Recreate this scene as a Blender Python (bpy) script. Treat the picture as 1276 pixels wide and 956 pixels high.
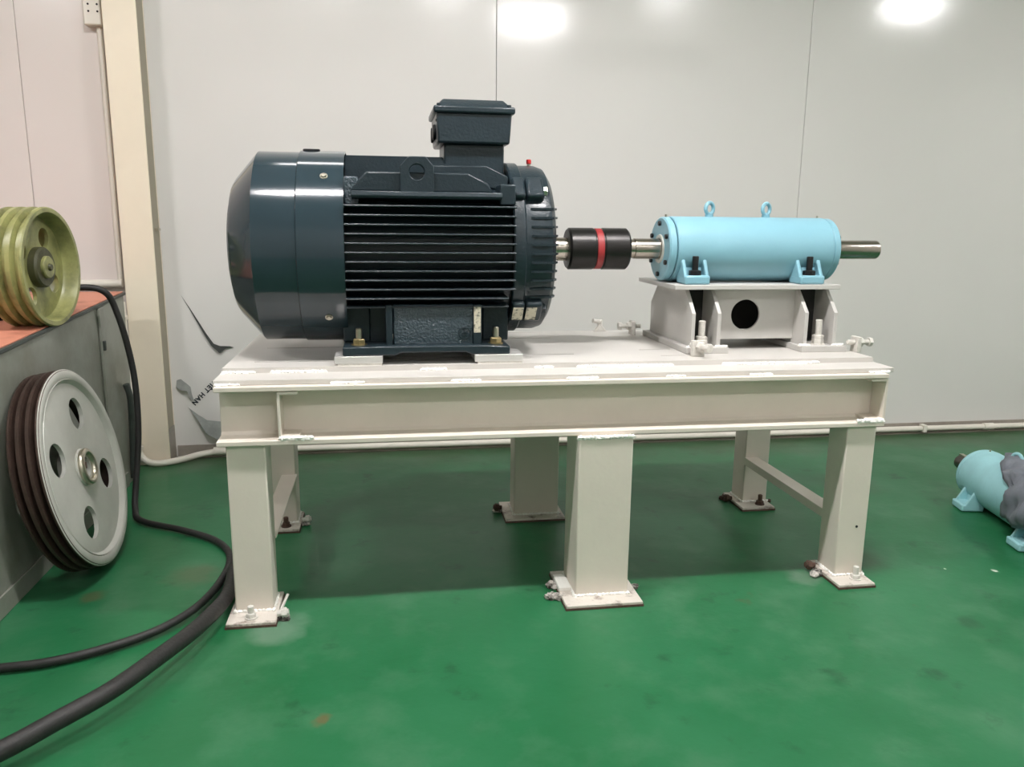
import bpy, bmesh, math, random
from mathutils import Vector, Matrix

for o in list(bpy.data.objects):
    bpy.data.objects.remove(o, do_unlink=True)
SC = bpy.context.scene
COL = SC.collection
random.seed(7)
PI = math.pi

# ------------------------------------------------------------------ camera
def rot_rows(pitch, yaw, roll):
    cy, sy, cp, sp = math.cos(yaw), math.sin(yaw), math.cos(pitch), math.sin(pitch)
    fw = Vector((sy*cp, cy*cp, -sp)); rt = Vector((cy, -sy, 0)); dn = fw.cross(rt)
    cr, sr = math.cos(roll), math.sin(roll)
    return rt*cr + dn*sr, dn*cr - rt*sr, fw
cam_d = bpy.data.cameras.new('camera')
cam = bpy.data.objects.new('camera', cam_d); COL.objects.link(cam)
_r, _d, _f = rot_rows(math.radians(11.412), math.radians(9.055), math.radians(-0.602))
cam.matrix_world = Matrix(((_r.x, -_d.x, -_f.x, -0.503), (_r.y, -_d.y, -_f.y, -2.0594), (_r.z, -_d.z, -_f.z, 1.0368), (0, 0, 0, 1)))
cam_d.sensor_fit = 'HORIZONTAL'; cam_d.sensor_width = 36.0; cam_d.lens = 36.0*1000.0/1276.0
cam_d.clip_start = 0.05
SC.camera = cam

# ------------------------------------------------------------------ world, exposure
world = bpy.data.worlds.new('world'); SC.world = world; world.use_nodes = True
bg = world.node_tree.nodes['Background']
bg.inputs[0].default_value = (1, 0.97, 0.93, 1); bg.inputs[1].default_value = 0.05
SC.view_settings.view_transform = 'Standard'
SC.view_settings.look = 'None'
SC.view_settings.gamma = 1.0
SC.view_settings.use_curve_mapping = False
SC.view_settings.exposure = 0.02

# lamps of the room and added ones: (x, y, z, watts-like emission strength)
LAMPS = [(0.48, -0.38, 2.34, 300.0), (-0.85, -0.46, 2.68, 300.0), (3.25, -0.45, 2.56, 280.0), (-2.45, -0.45, 2.52, 220.0),  # the last on this line is added to brighten column and left wall
         (-2.4, -3.8, 3.45, 130.0), (0.2, -3.8, 3.45, 390.0), (2.6, -3.8, 3.45, 280.0), (-0.78, 1.02, 2.62, 16.0)]  # added fill lamps behind the camera, then one added for the cowl highlight

# ------------------------------------------------------------------ materials
def lin(c):
    return tuple(((v/255.0)/12.92 if v/255.0 <= 0.04045 else ((v/255.0+0.055)/1.055)**2.4) for v in c)

def mat(name, rgb, rough=0.5, metal=0.0, var=0.0, vscale=6.0, bump=0.0, bscale=60.0, spec=0.5, coat=0.0, rgb2=None, thresh=None, rvar=0.0, aniso=None, bdist=0.004):
    m = bpy.data.materials.new(name); m.use_nodes = True
    nt = m.node_tree; b = nt.nodes['Principled BSDF']; L = nt.links
    c = lin(rgb)
    b.inputs['Base Color'].default_value = (*c, 1)
    b.inputs['Roughness'].default_value = rough
    b.inputs['Metallic'].default_value = metal
    b.inputs['Specular IOR Level'].default_value = spec
    if coat: b.inputs['Coat Weight'].default_value = coat; b.inputs['Coat Roughness'].default_value = 0.08
    tc = nt.nodes.new('ShaderNodeTexCoord')
    co = tc.outputs['Object']
    if aniso:
        mp = nt.nodes.new('ShaderNodeMapping'); mp.inputs['Scale'].default_value = aniso
        L.new(co, mp.inputs[0]); co = mp.outputs[0]
    if var or rgb2:
        n = nt.nodes.new('ShaderNodeTexNoise'); n.inputs['Scale'].default_value = vscale; n.inputs['Detail'].default_value = 6
        n.inputs['Roughness'].default_value = 0.62
        L.new(co, n.inputs['Vector'])
        r = nt.nodes.new('ShaderNodeValToRGB')
        a, d = (thresh or (0.3, 0.7))
        r.color_ramp.elements[0].position = a; r.color_ramp.elements[1].position = d
        if rgb2:
            r.color_ramp.elements[0].color = (*c, 1); r.color_ramp.elements[1].color = (*lin(rgb2), 1)
        else:
            r.color_ramp.elements[0].color = (*[x*(1-var) for x in c], 1); r.color_ramp.elements[1].color = (*[min(1, x*(1+var)) for x in c], 1)
        L.new(n.outputs['Fac'], r.inputs[0]); L.new(r.outputs[0], b.inputs['Base Color'])
        if rvar:
            mr = nt.nodes.new('ShaderNodeMapRange'); mr.inputs[3].default_value = max(0.02, rough-rvar); mr.inputs[4].default_value = rough+rvar
            L.new(n.outputs['Fac'], mr.inputs[0]); L.new(mr.outputs[0], b.inputs['Roughness'])
    if bump:
        n2 = nt.nodes.new('ShaderNodeTexNoise'); n2.inputs['Scale'].default_value = bscale; n2.inputs['Detail'].default_value = 4
        L.new(co, n2.inputs['Vector'])
        bp = nt.nodes.new('ShaderNodeBump'); bp.inputs['Strength'].default_value = bump; bp.inputs['Distance'].default_value = bdist
        L.new(n2.outputs['Fac'], bp.inputs['Height']); L.new(bp.outputs[0], b.inputs['Normal'])
    return m

M = {}
M['wall'] = mat('wall_panel_white', (219, 216, 212), 0.16, var=0.015, vscale=1.5, bump=0.12, bscale=2.2, spec=0.45, bdist=0.02)
M['wall_pink'] = mat('wall_panel_warm', (226, 217, 212), 0.2, var=0.015, vscale=1.5, bump=0.12, bscale=2.2, spec=0.45, bdist=0.02)
M['seam'] = mat('seam_sealant', (204, 201, 196), 0.4, var=0.05)
M['ceiling'] = mat('ceiling_white', (225, 222, 214), 0.7, var=0.02)
M['trim'] = mat('base_channel_metal', (160, 152, 142), 0.45, 0.2, var=0.15, vscale=12)
M['column'] = mat('column_cream_paint', (236, 224, 203), 0.42, var=0.03, vscale=5, bump=0.12, bscale=40)
M['side_shade'] = mat('column_side_shade', (158, 150, 130), 0.5, var=0.05, vscale=6)  # shade of the column's right side put into the colour
M['pvc'] = mat('white_pvc', (228, 222, 210), 0.35, var=0.03)
M['paint'] = mat('bench_paint_cream', (222, 212, 200), 0.42, var=0.035, vscale=7, bump=0.1, bscale=70)
M['top'] = mat('table_top_paint', (200, 196, 190), 0.40, var=0.03, vscale=9, bump=0.08, bscale=80)
M['weld'] = mat('white_overpaint', (244, 242, 236), 0.45, bump=0.5, bscale=160)
M['ped'] = mat('pedestal_grey_paint', (188, 185, 180), 0.42, var=0.03, vscale=10, bump=0.08, bscale=70)
M['whitebolt'] = mat('painted_bolt', (206, 202, 194), 0.4, var=0.1, vscale=90, bump=0.3, bscale=200)
M['rust'] = mat('rusty_edge', (84, 62, 52), 0.8, var=0.35, vscale=45, bump=0.5, bscale=150)
M['plate'] = mat('base_plate_paint', (208, 200, 190), 0.5, rgb2=(104, 84, 72), thresh=(0.52, 0.70), vscale=22, bump=0.4, bscale=120)
M['grout'] = mat('grout_lump', (205, 198, 190), 0.85, rgb2=(58, 52, 48), thresh=(0.42, 0.6), vscale=34, bump=1.0, bscale=120)
M['motor'] = mat('motor_blue_grey', (41, 55, 62), 0.13, var=0.06, vscale=8, bump=0.04, bscale=14, coat=0.25, spec=0.4)
M['cast'] = mat('motor_cast_paint', (31, 43, 49), 0.33, var=0.08, vscale=14, bump=0.25, bscale=120, coat=0.08, spec=0.35)
M['rough_cast'] = mat('orange_peel_paint', (50, 64, 72), 0.22, var=0.1, vscale=60, bump=1.0, bscale=150, coat=0.4, bdist=0.006)
M['inner_dark'] = mat('black_inner_plate', (38, 37, 34), 0.7, var=0.2, vscale=20)  # near-black colour for the webs inside the pedestal
M['steel'] = mat('turned_steel', (176, 168, 158), 0.24, 1.0, var=0.08, vscale=30, bump=0.1, bscale=40, aniso=(30, 1, 1))
M['darksteel'] = mat('dark_oiled_steel', (92, 84, 76), 0.35, 1.0, var=0.2, vscale=25)
M['bright'] = mat('zinc_bolt', (190, 184, 168), 0.32, 1.0, var=0.12, vscale=70)
M['brass'] = mat('yellow_zinc_nut', (176, 160, 120), 0.35, 1.0, var=0.12, vscale=70)
M['aluminium'] = mat('milled_shim', (214, 212, 208), 0.4, 0.55, var=0.06, vscale=18, aniso=(1, 1, 14))
M['coupling'] = mat('black_oxide', (40, 38, 37), 0.35, 0.6, var=0.12, vscale=20)
M['red'] = mat('red_rubber', (150, 42, 44), 0.5, var=0.08)
M['redcap'] = mat('red_cap', (196, 40, 40), 0.4)
M['blue'] = mat('sky_blue_enamel', (126, 172, 186), 0.38, var=0.025, vscale=8, bump=0.04, bscale=50)
M['blue_old'] = mat('dusty_blue_enamel', (150, 200, 206), 0.5, var=0.08, vscale=12, bump=0.1, bscale=60)
M['black'] = mat('black_bolt', (24, 24, 25), 0.45, 0.3, var=0.2, vscale=60)
M['rubber'] = mat('black_cable_rubber', (36, 35, 34), 0.55, var=0.3, vscale=22, bump=0.3, bscale=90, rvar=0.12)
M['pulley'] = mat('silver_paint', (192, 192, 184), 0.42, 0.15, var=0.08, vscale=10, bump=0.15, bscale=60)
M['groove'] = mat('brown_groove_iron', (76, 60, 53), 0.5, 0.4, var=0.3, vscale=16, bump=0.3, bscale=80)
M['green'] = mat('olive_green_paint', (150, 150, 96), 0.36, rgb2=(96, 98, 60), thresh=(0.42, 0.75), vscale=14, bump=0.15, bscale=60)
M['olive_dark'] = mat('greasy_olive', (66, 66, 42), 0.5, var=0.35, vscale=20, bump=0.3, bscale=80)
M['cabinet'] = mat('grey_sheet_paint', (140, 143, 134), 0.42, rgb2=(112, 112, 98), thresh=(0.4, 0.72), vscale=4.0, bump=0.25, bscale=9, bdist=0.01)
M['cabinet_dark'] = mat('sheet_edge_dark', (60, 66, 62), 0.5, var=0.2, vscale=20)
M['orange'] = mat('red_lead_primer', (206, 136, 112), 0.55, rgb2=(146, 84, 62), thresh=(0.5, 0.78), vscale=7, bump=0.15, bscale=40)
M['film'] = mat('peeled_film_grey', (150, 153, 150), 0.35, var=0.2, vscale=18, bump=0.3, bscale=40)
M['film_dark'] = mat('film_gap_dark', (62, 64, 62), 0.6, var=0.3, vscale=18)
M['ink'] = mat('black_print', (42, 44, 52), 0.5)
M['cloth'] = mat('grey_plastic_sack', (108, 112, 120), 0.45, var=0.2, vscale=16, bump=0.5, bscale=50)
M['hole'] = mat('socket_hole', (30, 26, 24), 0.7)
M['tape'] = mat('speckled_tape', (200, 192, 172), 0.5, rgb2=(70, 70, 62), thresh=(0.5, 0.66), vscale=90)
M['patch'] = mat('chipped_white_patch', (225, 228, 222), 0.6, var=0.05)

SPOTS = [(-0.655, -0.508, 0.020, (120, 76, 46), .5), (-1.319, 0.165, 0.035, (110, 82, 60), .4), (-1.08, 0.28, 0.070, (100, 92, 70), .42), (1.02, -0.30, 0.035, (30, 52, 36), .4),
         (1.35, 0.80, 0.12, (56, 72, 50), .4), (-0.80, -0.08, 0.075, (150, 166, 152), .32), (0.72, 0.02, 0.05, (140, 150, 138), .3), (0.95, 0.12, 0.09, (52, 62, 42), .5), (0.06, 0.64, 0.16, (30, 52, 38), .35), (1.10, 0.45, 0.05, (36, 56, 40), .4), (1.333, -0.008, 0.007, (220, 225, 210), .8), (1.184, 0.023, 0.006, (210, 220, 200), .8)]
def floor_material():
    m = bpy.data.materials.new('green_epoxy_floor'); m.use_nodes = True
    nt = m.node_tree; L = nt.links; b = nt.nodes['Principled BSDF']; N = nt.nodes.new
    tc = N('ShaderNodeTexCoord')
    def noise(scale, det=6, rough=0.6):
        n = N('ShaderNodeTexNoise'); n.inputs['Scale'].default_value = scale; n.inputs['Detail'].default_value = det; n.inputs['Roughness'].default_value = rough
        L.new(tc.outputs['Object'], n.inputs['Vector']); return n.outputs['Fac']
    def ramp(fac, a, c):
        r = N('ShaderNodeMapRange'); r.inputs[1].default_value = a; r.inputs[2].default_value = c
        L.new(fac, r.inputs[0]); return r.outputs[0]
    def mix(fac, c1, c2, k=1.0):
        x = N('ShaderNodeMix'); x.data_type = 'RGBA'
        if k != 1.0:
            mu = N('ShaderNodeMath'); mu.operation = 'MULTIPLY'; mu.inputs[1].default_value = k; L.new(fac, mu.inputs[0]); fac = mu.outputs[0]
        L.new(fac, x.inputs[0])
        for s, c in ((x.inputs[6], c1), (x.inputs[7], c2)):
            if isinstance(c, tuple): s.default_value = (*lin(c), 1)
            else: L.new(c, s)
        return x.outputs[2]
    c = mix(ramp(noise(1.6), .3, .7), (20, 96, 54), (46, 112, 74))
    c = mix(ramp(noise(5.0), .5, .8), c, (84, 128, 98), .6)           # chalky scuffs
    c = mix(ramp(noise(7.3, 8), .60, .70), c, (24, 58, 38), .5)         # oily marks
    c = mix(ramp(noise(2.9, 8, .7), .66, .72), c, (88, 74, 50), .5)    # brown worn patches
    sp = N('ShaderNodeSeparateXYZ'); L.new(tc.outputs['Object'], sp.inputs[0])
    e = N('ShaderNodeMath'); e.operation = 'MULTIPLY_ADD'; e.inputs[1].default_value = 0.5; L.new(noise(4.0), e.inputs[0]); L.new(sp.outputs[1], e.inputs[2])
    c = mix(ramp(e.outputs[0], 1.45, 1.85), c, (78, 78, 60), .75)       # dust collected along the wall
    wob = N('ShaderNodeTexNoise'); wob.inputs['Scale'].default_value = 14.0; wob.inputs['Detail'].default_value = 5
    L.new(tc.outputs['Object'], wob.inputs['Vector'])
    wv = N('ShaderNodeVectorMath'); wv.operation = 'MULTIPLY_ADD'; wv.inputs[1].default_value = (0.09, 0.09, 0); L.new(wob.outputs['Color'], wv.inputs[0]); L.new(tc.outputs['Object'], wv.inputs[2])
    for px, py, rad, col, k in SPOTS:                                       # single stains and chips that can be picked out
        ds = N('ShaderNodeVectorMath'); ds.operation = 'DISTANCE'; ds.inputs[1].default_value = (px+0.045, py+0.045, 0.0); L.new(wv.outputs[0], ds.inputs[0])
        c = mix(ramp(ds.outputs['Value'], rad*1.25, rad*0.6), c, col, k)
    L.new(c, b.inputs['Base Color']); b.inputs['Specular IOR Level'].default_value = 0.32
    rr = N('ShaderNodeMapRange'); rr.inputs[3].default_value = 0.28; rr.inputs[4].default_value = 0.5
    L.new(noise(3.0), rr.inputs[0]); L.new(rr.outputs[0], b.inputs['Roughness'])
    bp = N('ShaderNodeBump'); bp.inputs['Strength'].default_value = 0.12; bp.inputs['Distance'].default_value = 0.004
    L.new(noise(30, 3), bp.inputs['Height']); L.new(bp.outputs[0], b.inputs['Normal'])
    return m
M['floor'] = floor_material()

def emissive(name, strength):
    m = bpy.data.materials.new(name); m.use_nodes = True
    b = m.node_tree.nodes['Principled BSDF']
    b.inputs['Base Color'].default_value = (1, 1, 1, 1)
    b.inputs['Emission Color'].default_value = (1.0, 0.975, 0.98, 1)
    b.inputs['Emission Strength'].default_value = strength
    return m

# ------------------------------------------------------------------ mesh helpers
def frame_from(d):
    d = Vector(d).normalized()
    a = Vector((0, 0, 1)) if abs(d.z) < 0.9 else Vector((1, 0, 0))
    u = a.cross(d).normalized(); v = d.cross(u)
    return u, v, d

class G:
    def __init__(s): s.v = []; s.f = []
    def add(s, vs, fs):
        n = len(s.v); s.v += [Vector(p) for p in vs]; s.f += [tuple(i+n for i in f) for f in fs]; return s
    def box(s, x0, x1, y0, y1, z0, z1):
        return s.add([(x0,y0,z0),(x1,y0,z0),(x1,y1,z0),(x0,y1,z0),(x0,y0,z1),(x1,y0,z1),(x1,y1,z1),(x0,y1,z1)],
                     [(0,3,2,1),(4,5,6,7),(0,1,5,4),(1,2,6,5),(2,3,7,6),(3,0,4,7)])
    def prism(s, poly, axis, a0, a1):
        # poly in the two other axes, cyclic order: axis x -> (y,z), y -> (x,z), z -> (x,y)
        def P(p, a): return {'x': (a, p[0], p[1]), 'y': (p[0], a, p[1]), 'z': (p[0], p[1], a)}[axis]
        n = len(poly)
        area = sum(poly[i][0]*poly[(i+1) % n][1]-poly[(i+1) % n][0]*poly[i][1] for i in range(n))
        if (area < 0) != (axis == 'y'): poly = poly[::-1]
        return s.add([P(p, a0) for p in poly]+[P(p, a1) for p in poly],
                     [tuple(range(n))[::-1], tuple(range(n, 2*n))]+[(i, (i+1) % n, (i+1) % n+n, i+n) for i in range(n)])
    def lathe(s, prof, org, d, n=48, ph=0.0):
        # prof: list of (t along d, radius); radius 0 at an end closes it
        u, v, w = frame_from(d); org = Vector(org); rings = []; base = len(s.v)
        for t, r in prof:
            if r <= 1e-7: rings.append([len(s.v)]); s.v.append(org+w*t)
            else:
                rings.append(list(range(len(s.v), len(s.v)+n)))
                for i in range(n):
                    a = 2*PI*i/n+ph; s.v.append(org+w*t+(u*math.cos(a)+v*math.sin(a))*r)
        for A, B in zip(rings, rings[1:]):
            for i in range(n):
                j = (i+1) % n
                if len(A) == 1 and len(B) == 1: continue
                if len(A) == 1: s.f.append((A[0], B[j], B[i]))
                elif len(B) == 1: s.f.append((A[i], A[j], B[0]))
                else: s.f.append((A[i], A[j], B[j], B[i]))
        return s
    def cyl(s, org, d, l, r, n=32, ph=0.0, c=0.0):
        if c: return s.lathe([(0, 0), (0, r-c), (c, r), (l-c, r), (l, r-c), (l, 0)], org, d, n, ph)
        return s.lathe([(0, 0), (0, r), (l, r), (l, 0)], org, d, n, ph)
    def tube(s, pts, r, n=12, sub=6, closed=False):
        P = [Vector(p) for p in pts]; Q = []
        if sub > 1 and len(P) > 2:
            for i in range(len(P)-1):
                p0 = P[i-1] if i > 0 else P[i]*2-P[i+1]; p3 = P[i+2] if i+2 < len(P) else P[i+1]*2-P[i]
                p1, p2 = P[i], P[i+1]
                for k in range(sub):
                    t = k/sub
                    Q.append(0.5*((2*p1)+(p2-p0)*t+(2*p0-5*p1+4*p2-p3)*t*t+(3*p1-p0-3*p2+p3)*t**3))
            Q.append(P[-1])
        else: Q = P
        up = None; base = len(s.v)
        for i, p in enumerate(Q):
            d = (Q[min(i+1, len(Q)-1)]-Q[max(i-1, 0)]).normalized()
            if up is None: up = frame_from(d)[0]
            up = (up-d*up.dot(d)).normalized(); sd = d.cross(up)
            for k in range(n):
                a = 2*PI*k/n; s.v.append(p+(up*math.cos(a)+sd*math.sin(a))*r)
        for i in range(len(Q)-1):
            for k in range(n):
                a = base+i*n; j = (k+1) % n
                s.f.append((a+k, a+j, a+n+j, a+n+k))
        s.f.append(tuple(base+k for k in range(n))[::-1]); e = base+(len(Q)-1)*n
        s.f.append(tuple(e+k for k in range(n)))
        return s
    def torus(s, c, d, R, r, n=28, m=10):
        u, v, w = frame_from(d); c = Vector(c); b = len(s.v)
        for i in range(n):
            a = 2*PI*i/n; e = u*math.cos(a)+v*math.sin(a)
            for k in range(m):
                t = 2*PI*k/m; s.v.append(c+e*(R+r*math.cos(t))+w*(r*math.sin(t)))
        for i in range(n):
            for k in range(m):
                i2, k2 = (i+1) % n, (k+1) % m
                s.f.append((b+i*m+k, b+i2*m+k, b+i2*m+k2, b+i*m+k2))
        return s
    def hexbolt(s, org, d, r, h):
        return s.lathe([(0, 0), (0, r), (h*0.82, r), (h, r*0.82), (h, 0)], org, d, 6)
    def lump(s, c, rx, ry, rz, n=10, m=7, j=0.25):
        c = Vector(c); b = len(s.v); rows = []
        for k in range(m+1):
            t = PI*k/m
            if k in (0, m): rows.append([len(s.v)]); s.v.append(c+Vector((0, 0, rz*math.cos(t))))
            else:
                rows.append(list(range(len(s.v), len(s.v)+n)))
                for i in range(n):
                    a = 2*PI*i/n; q = 1+random.uniform(-j, j)
                    s.v.append(c+Vector((rx*math.sin(t)*math.cos(a)*q, ry*math.sin(t)*math.sin(a)*q, max(-c.z+0.0005, rz*math.cos(t)*q))))
        for A, B in zip(rows, rows[1:]):
            for i in range(n):
                q = (i+1) % n
                if len(A) == 1: s.f.append((A[0], B[i], B[q]))
                elif len(B) == 1: s.f.append((A[q], A[i], B[0]))
                else: s.f.append((A[i], B[i], B[q], A[q]))
        return s
    def xf(s, mtx):
        s.v = [mtx @ p for p in s.v]; return s
    def obj(s, name, m, parent=None, bevel=0.0, smooth=35, seg=2):
        off = root_loc(parent)
        me = bpy.data.meshes.new(name); me.from_pydata([tuple(p-off) for p in s.v], [], s.f); me.update()
        bm = bmesh.new(); bm.from_mesh(me); bmesh.ops.recalc_face_normals(bm, faces=bm.faces); bm.to_mesh(me); bm.free()
        me.materials.append(M[m] if isinstance(m, str) else m)
        if smooth:
            me.polygons.foreach_set('use_smooth', [True]*len(me.polygons)); me.set_sharp_from_angle(angle=math.radians(smooth))
        o = bpy.data.objects.new(name, me); COL.objects.link(o); o.parent = parent
        if bevel:
            b = o.modifiers.new('bevel', 'BEVEL'); b.width = bevel; b.segments = seg; b.limit_method = 'ANGLE'; b.angle_limit = math.radians(40)
            b.harden_normals = False
        return o

def root_loc(o):
    v = Vector((0, 0, 0))
    while o is not None: v += o.location; o = o.parent
    return v

def tag(o, label=None, cat=None, group=None, kind=None):
    if label: o['label'] = label
    if cat: o['category'] = cat
    if group: o['group'] = group
    if kind: o['kind'] = kind
    return o
def thing(name, loc, label, cat, group=None):
    o = bpy.data.objects.new(name, None); o.empty_display_size = 0.1; o.location = loc; COL.objects.link(o)
    return tag(o, label, cat, group)
def copy_tree(o, parent=None):
    c = o.copy(); COL.objects.link(c); c.parent = parent
    for ch in list(o.children): copy_tree(ch, c)
    return c
def plate_grid(g, xs, ys, z0, z1, holes):
    # flat plate with rectangular slots: cells of the grid xs × ys, minus holes {(i,j)}
    nx, ny = len(xs), len(ys)
    full = {(i, j) for i in range(nx-1) for j in range(ny-1)}-set(holes)
    idx = {}
    def V(i, j, z):
        k = (i, j, z)
        if k not in idx: idx[k] = len(g.v); g.v.append(Vector((xs[i], ys[j], z0 if z == 0 else z1)))
        return idx[k]
    for i, j in full:
        g.f.append((V(i, j, 1), V(i+1, j, 1), V(i+1, j+1, 1), V(i, j+1, 1)))
        g.f.append((V(i, j, 0), V(i, j+1, 0), V(i+1, j+1, 0), V(i+1, j, 0)))
        for di, dj, a, b in ((-1, 0, (i, j+1), (i, j)), (1, 0, (i+1, j), (i+1, j+1)), (0, -1, (i, j), (i+1, j)), (0, 1, (i+1, j+1), (i, j+1))):
            if (i+di, j+dj) not in full:
                g.f.append((V(*a, 0), V(*b, 0), V(*b, 1), V(*a, 1)))
    return g
def ring_plate(g, outer, hole_c, hole_r, axis, a0, a1, n=32):
    # convex polygon plate with one round hole (poly in the two other axes)
    def P(p, a): return {'x': (a, p[0], p[1]), 'y': (p[0], a, p[1]), 'z': (p[0], p[1], a)}[axis]
    def edge(ang):
        dx, dy = math.cos(ang), math.sin(ang); best = 1e9
        for k in range(len(outer)):
            (x1, y1), (x2, y2) = outer[k], outer[(k+1) % len(outer)]
            ex, ey = x2-x1, y2-y1; den = dx*ey-dy*ex
            if abs(den) < 1e-12: continue
            t = ((x1-hole_c[0])*ey-(y1-hole_c[1])*ex)/den
            w = ((x1-hole_c[0])*dy-(y1-hole_c[1])*dx)/den
            if t > 0 and -1e-6 <= w <= 1+1e-6: best = min(best, t)
        return best
    angs = sorted([2*PI*i/n for i in range(n)]+[math.atan2(y-hole_c[1], x-hole_c[0]) % (2*PI) for x, y in outer])
    b = len(g.v); m = len(angs)
    for a in angs:
        e = edge(a); ci, si = math.cos(a), math.sin(a)
        o = (hole_c[0]+ci*e, hole_c[1]+si*e); h = (hole_c[0]+ci*hole_r, hole_c[1]+si*hole_r)
        g.v += [Vector(P(o, a0)), Vector(P(h, a0)), Vector(P(o, a1)), Vector(P(h, a1))]
    for i in range(m):
        j = (i+1) % m; A, B = b+4*i, b+4*j
        g.f += [(A, B, B+1, A+1), (A+2, A+3, B+3, B+2), (A, A+2, B+2, B), (A+1, B+1, B+3, A+3)]
    return g

# ================================================================== THE ROOM
WY = 1.55   # face of the back wall
fl = G().box(-4.2, 4.3, -5.0, WY+0.1, -0.1, 0.0).obj('floor', 'floor', smooth=0); tag(fl, 'glossy green epoxy floor with scuffs and stains', 'floor', kind='structure')
ce = G().box(-4.2, 4.3, -5.0, WY+0.1, 3.7, 3.8).obj('ceiling', 'ceiling', smooth=0); tag(ce, 'white ceiling of the workshop', 'ceiling', kind='structure')
wb = G().box(-4.2, 4.3, WY+0.02, WY+0.1, 0, 3.7).obj('wall_back', 'seam', smooth=0); tag(wb, 'white glossy panel wall behind the motor table', 'wall', kind='structure')
edges = [-4.2, -1.906, -1.505, -0.010, 1.424, 2.855, 4.3]
for i in range(6):
    x0, x1 = edges[i]+0.0009, edges[i+1]-0.0009
    g = G().box(x0, x1, WY, WY+0.02, 0.0, 3.7)
    g.obj('wall_panel', 'wall_pink' if i < 2 else 'wall', wb, bevel=0.002)
for nm, b_ in (('wall_left', (-4.3, -4.2, -5, WY+.1)), ('wall_right', (4.3, 4.4, -5, WY+.1)), ('wall_front', (-4.3, 4.4, -5.1, -5))):
    o = G().box(b_[0], b_[1], b_[2], b_[3], 0, 3.7).obj(nm, 'wall', smooth=0); tag(o, 'plain white workshop wall, ' + nm.split('_')[1] + ' side', 'wall', kind='structure')
tr = G().prism([(WY, 0.0), (WY, 0.052), (WY-0.006, 0.052), (WY-0.006, 0.004), (WY-0.03, 0.004), (WY-0.03, 0.0)], 'x', -1.42, 4.3).obj('baseboard_back', 'trim', smooth=0)
tag(tr, 'brownish metal base channel along the foot of the wall', 'trim', kind='structure')

# column in front of the wall
co = thing('trim_1', (-1.51, 1.49, 0), 'tall cream painted steel column standing against the wall', 'column'); co['kind'] = 'structure'
G().box(-1.550, -1.426, 1.435, 1.443, 0, 3.7).obj('front_flange', 'column', co, bevel=0.0015)
G().box(-1.550, -1.426, WY-0.014, WY-0.006, 0, 3.7).obj('back_flange', 'column', co)
G().box(-1.492, -1.484, 1.443, WY-0.014, 0, 3.7).obj('middle_web', 'column', co)
G().box(-1.431, -1.427, 1.444, WY-0.0145, 0.152, 3.7).obj('side_shade_strip', 'side_shade', co)  # thin plate added to carry the shaded tone of the column side
G().box(-1.432, -1.424, 1.444, WY-0.015, 0, 0.15).obj('foot_cover', 'trim', co, bevel=0.001)
G().box(-1.428, -1.412, 1.47, 1.50, 0.985, 0.995).obj('side_bracket', 'bright', co)

# peeling protective film on the wall
def flap(pts, name, m, label, depth):
    # a curled tongue of film: outline fan, lifted off the wall towards its middle
    g = G(); n = len(pts)
    b = [Vector((x, WY-0.001-d*depth, z)) for x, z, d in pts]
    g.v = b+[p+Vector((0, 0.0012, 0)) for p in b]
    g.f = [tuple(range(n)), tuple(range(2*n-1, n-1, -1))]+[(i, i+n, (i+1) % n+n, (i+1) % n) for i in range(n)]
    return tag(g.obj(name, m, smooth=60), label, 'film')
flap([(-1.362, .712, 0), (-1.330, .660, .3), (-1.300, .607, .5), (-1.268, .549, .7), (-1.240, .505, .8), (-1.215, .494, .6), (-1.175, .492, .3), (-1.158, .486, .2), (-1.190, .484, .6), (-1.203, .474, .9), (-1.218, .463, 1), (-1.228, .474, .9), (-1.250, .496, .8), (-1.277, .545, .7), (-1.307, .606, .4), (-1.334, .660, .2)],
     'peeled_film', 'film_dark', 'long dark crease of peeling film on the wall above the print', 0.012)
flap([(-1.405, .345, 0), (-1.385, .352, .6), (-1.362, .330, .4), (-1.345, .318, 1), (-1.343, .285, .8), (-1.338, .255, .2), (-1.352, .262, .5), (-1.360, .300, 1), (-1.385, .302, .9), (-1.408, .315, .3)],
     'peeled_film', 'film', 'small crumpled grey patch of peeling film beside the column', 0.02)
flap([(-1.365, .222, 0), (-1.320, .190, .5), (-1.285, .168, .7), (-1.230, .158, .4), (-1.175, .150, .2), (-1.165, .080, .6), (-1.240, .078, 1), (-1.290, .108, 1), (-1.318, .160, .8)],
     'peeled_film', 'film', 'broad grey flap of torn film beneath the printed letters', 0.03)
flap([(-1.362, .052, 0), (-1.328, .052, .2), (-1.326, .012, 1)], 'film_scrap', 'ink', 'tiny black triangular scrap at the foot of the wall', 0.004)
# printed letters on the film, running down to the left
tcv = bpy.data.curves.new('printed_text', 'FONT'); tcv.body = 'VI\u00caT HAN'; tcv.size = 0.0285; tcv.extrude = 0.0003; tcv.offset = 0.0011; tcv.space_character = 1.14
to = bpy.data.objects.new('tmp_text', tcv); COL.objects.link(to)
dg = bpy.context.evaluated_depsgraph_get(); dg.update()
tme = bpy.data.meshes.new_from_object(to.evaluated_get(dg)); bpy.data.objects.remove(to, do_unlink=True)
tme.materials.clear(); tme.materials.append(M['ink'])
tx = bpy.data.objects.new('printed_text', tme); COL.objects.link(tx)
_rd = Vector((-0.70, 0, -0.714)); _up = Vector((0.714, 0, -0.70)); _n = _rd.cross(_up)
tx.matrix_world = Matrix(((_rd.x, _up.x, _n.x, -1.252), (0, 0, _n.y, WY-0.0012), (_rd.z, _up.z, _n.z, 0.343), (0, 0, 0, 1)))
tag(tx, 'black letters printed upside down on the wall film', 'lettering')

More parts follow.
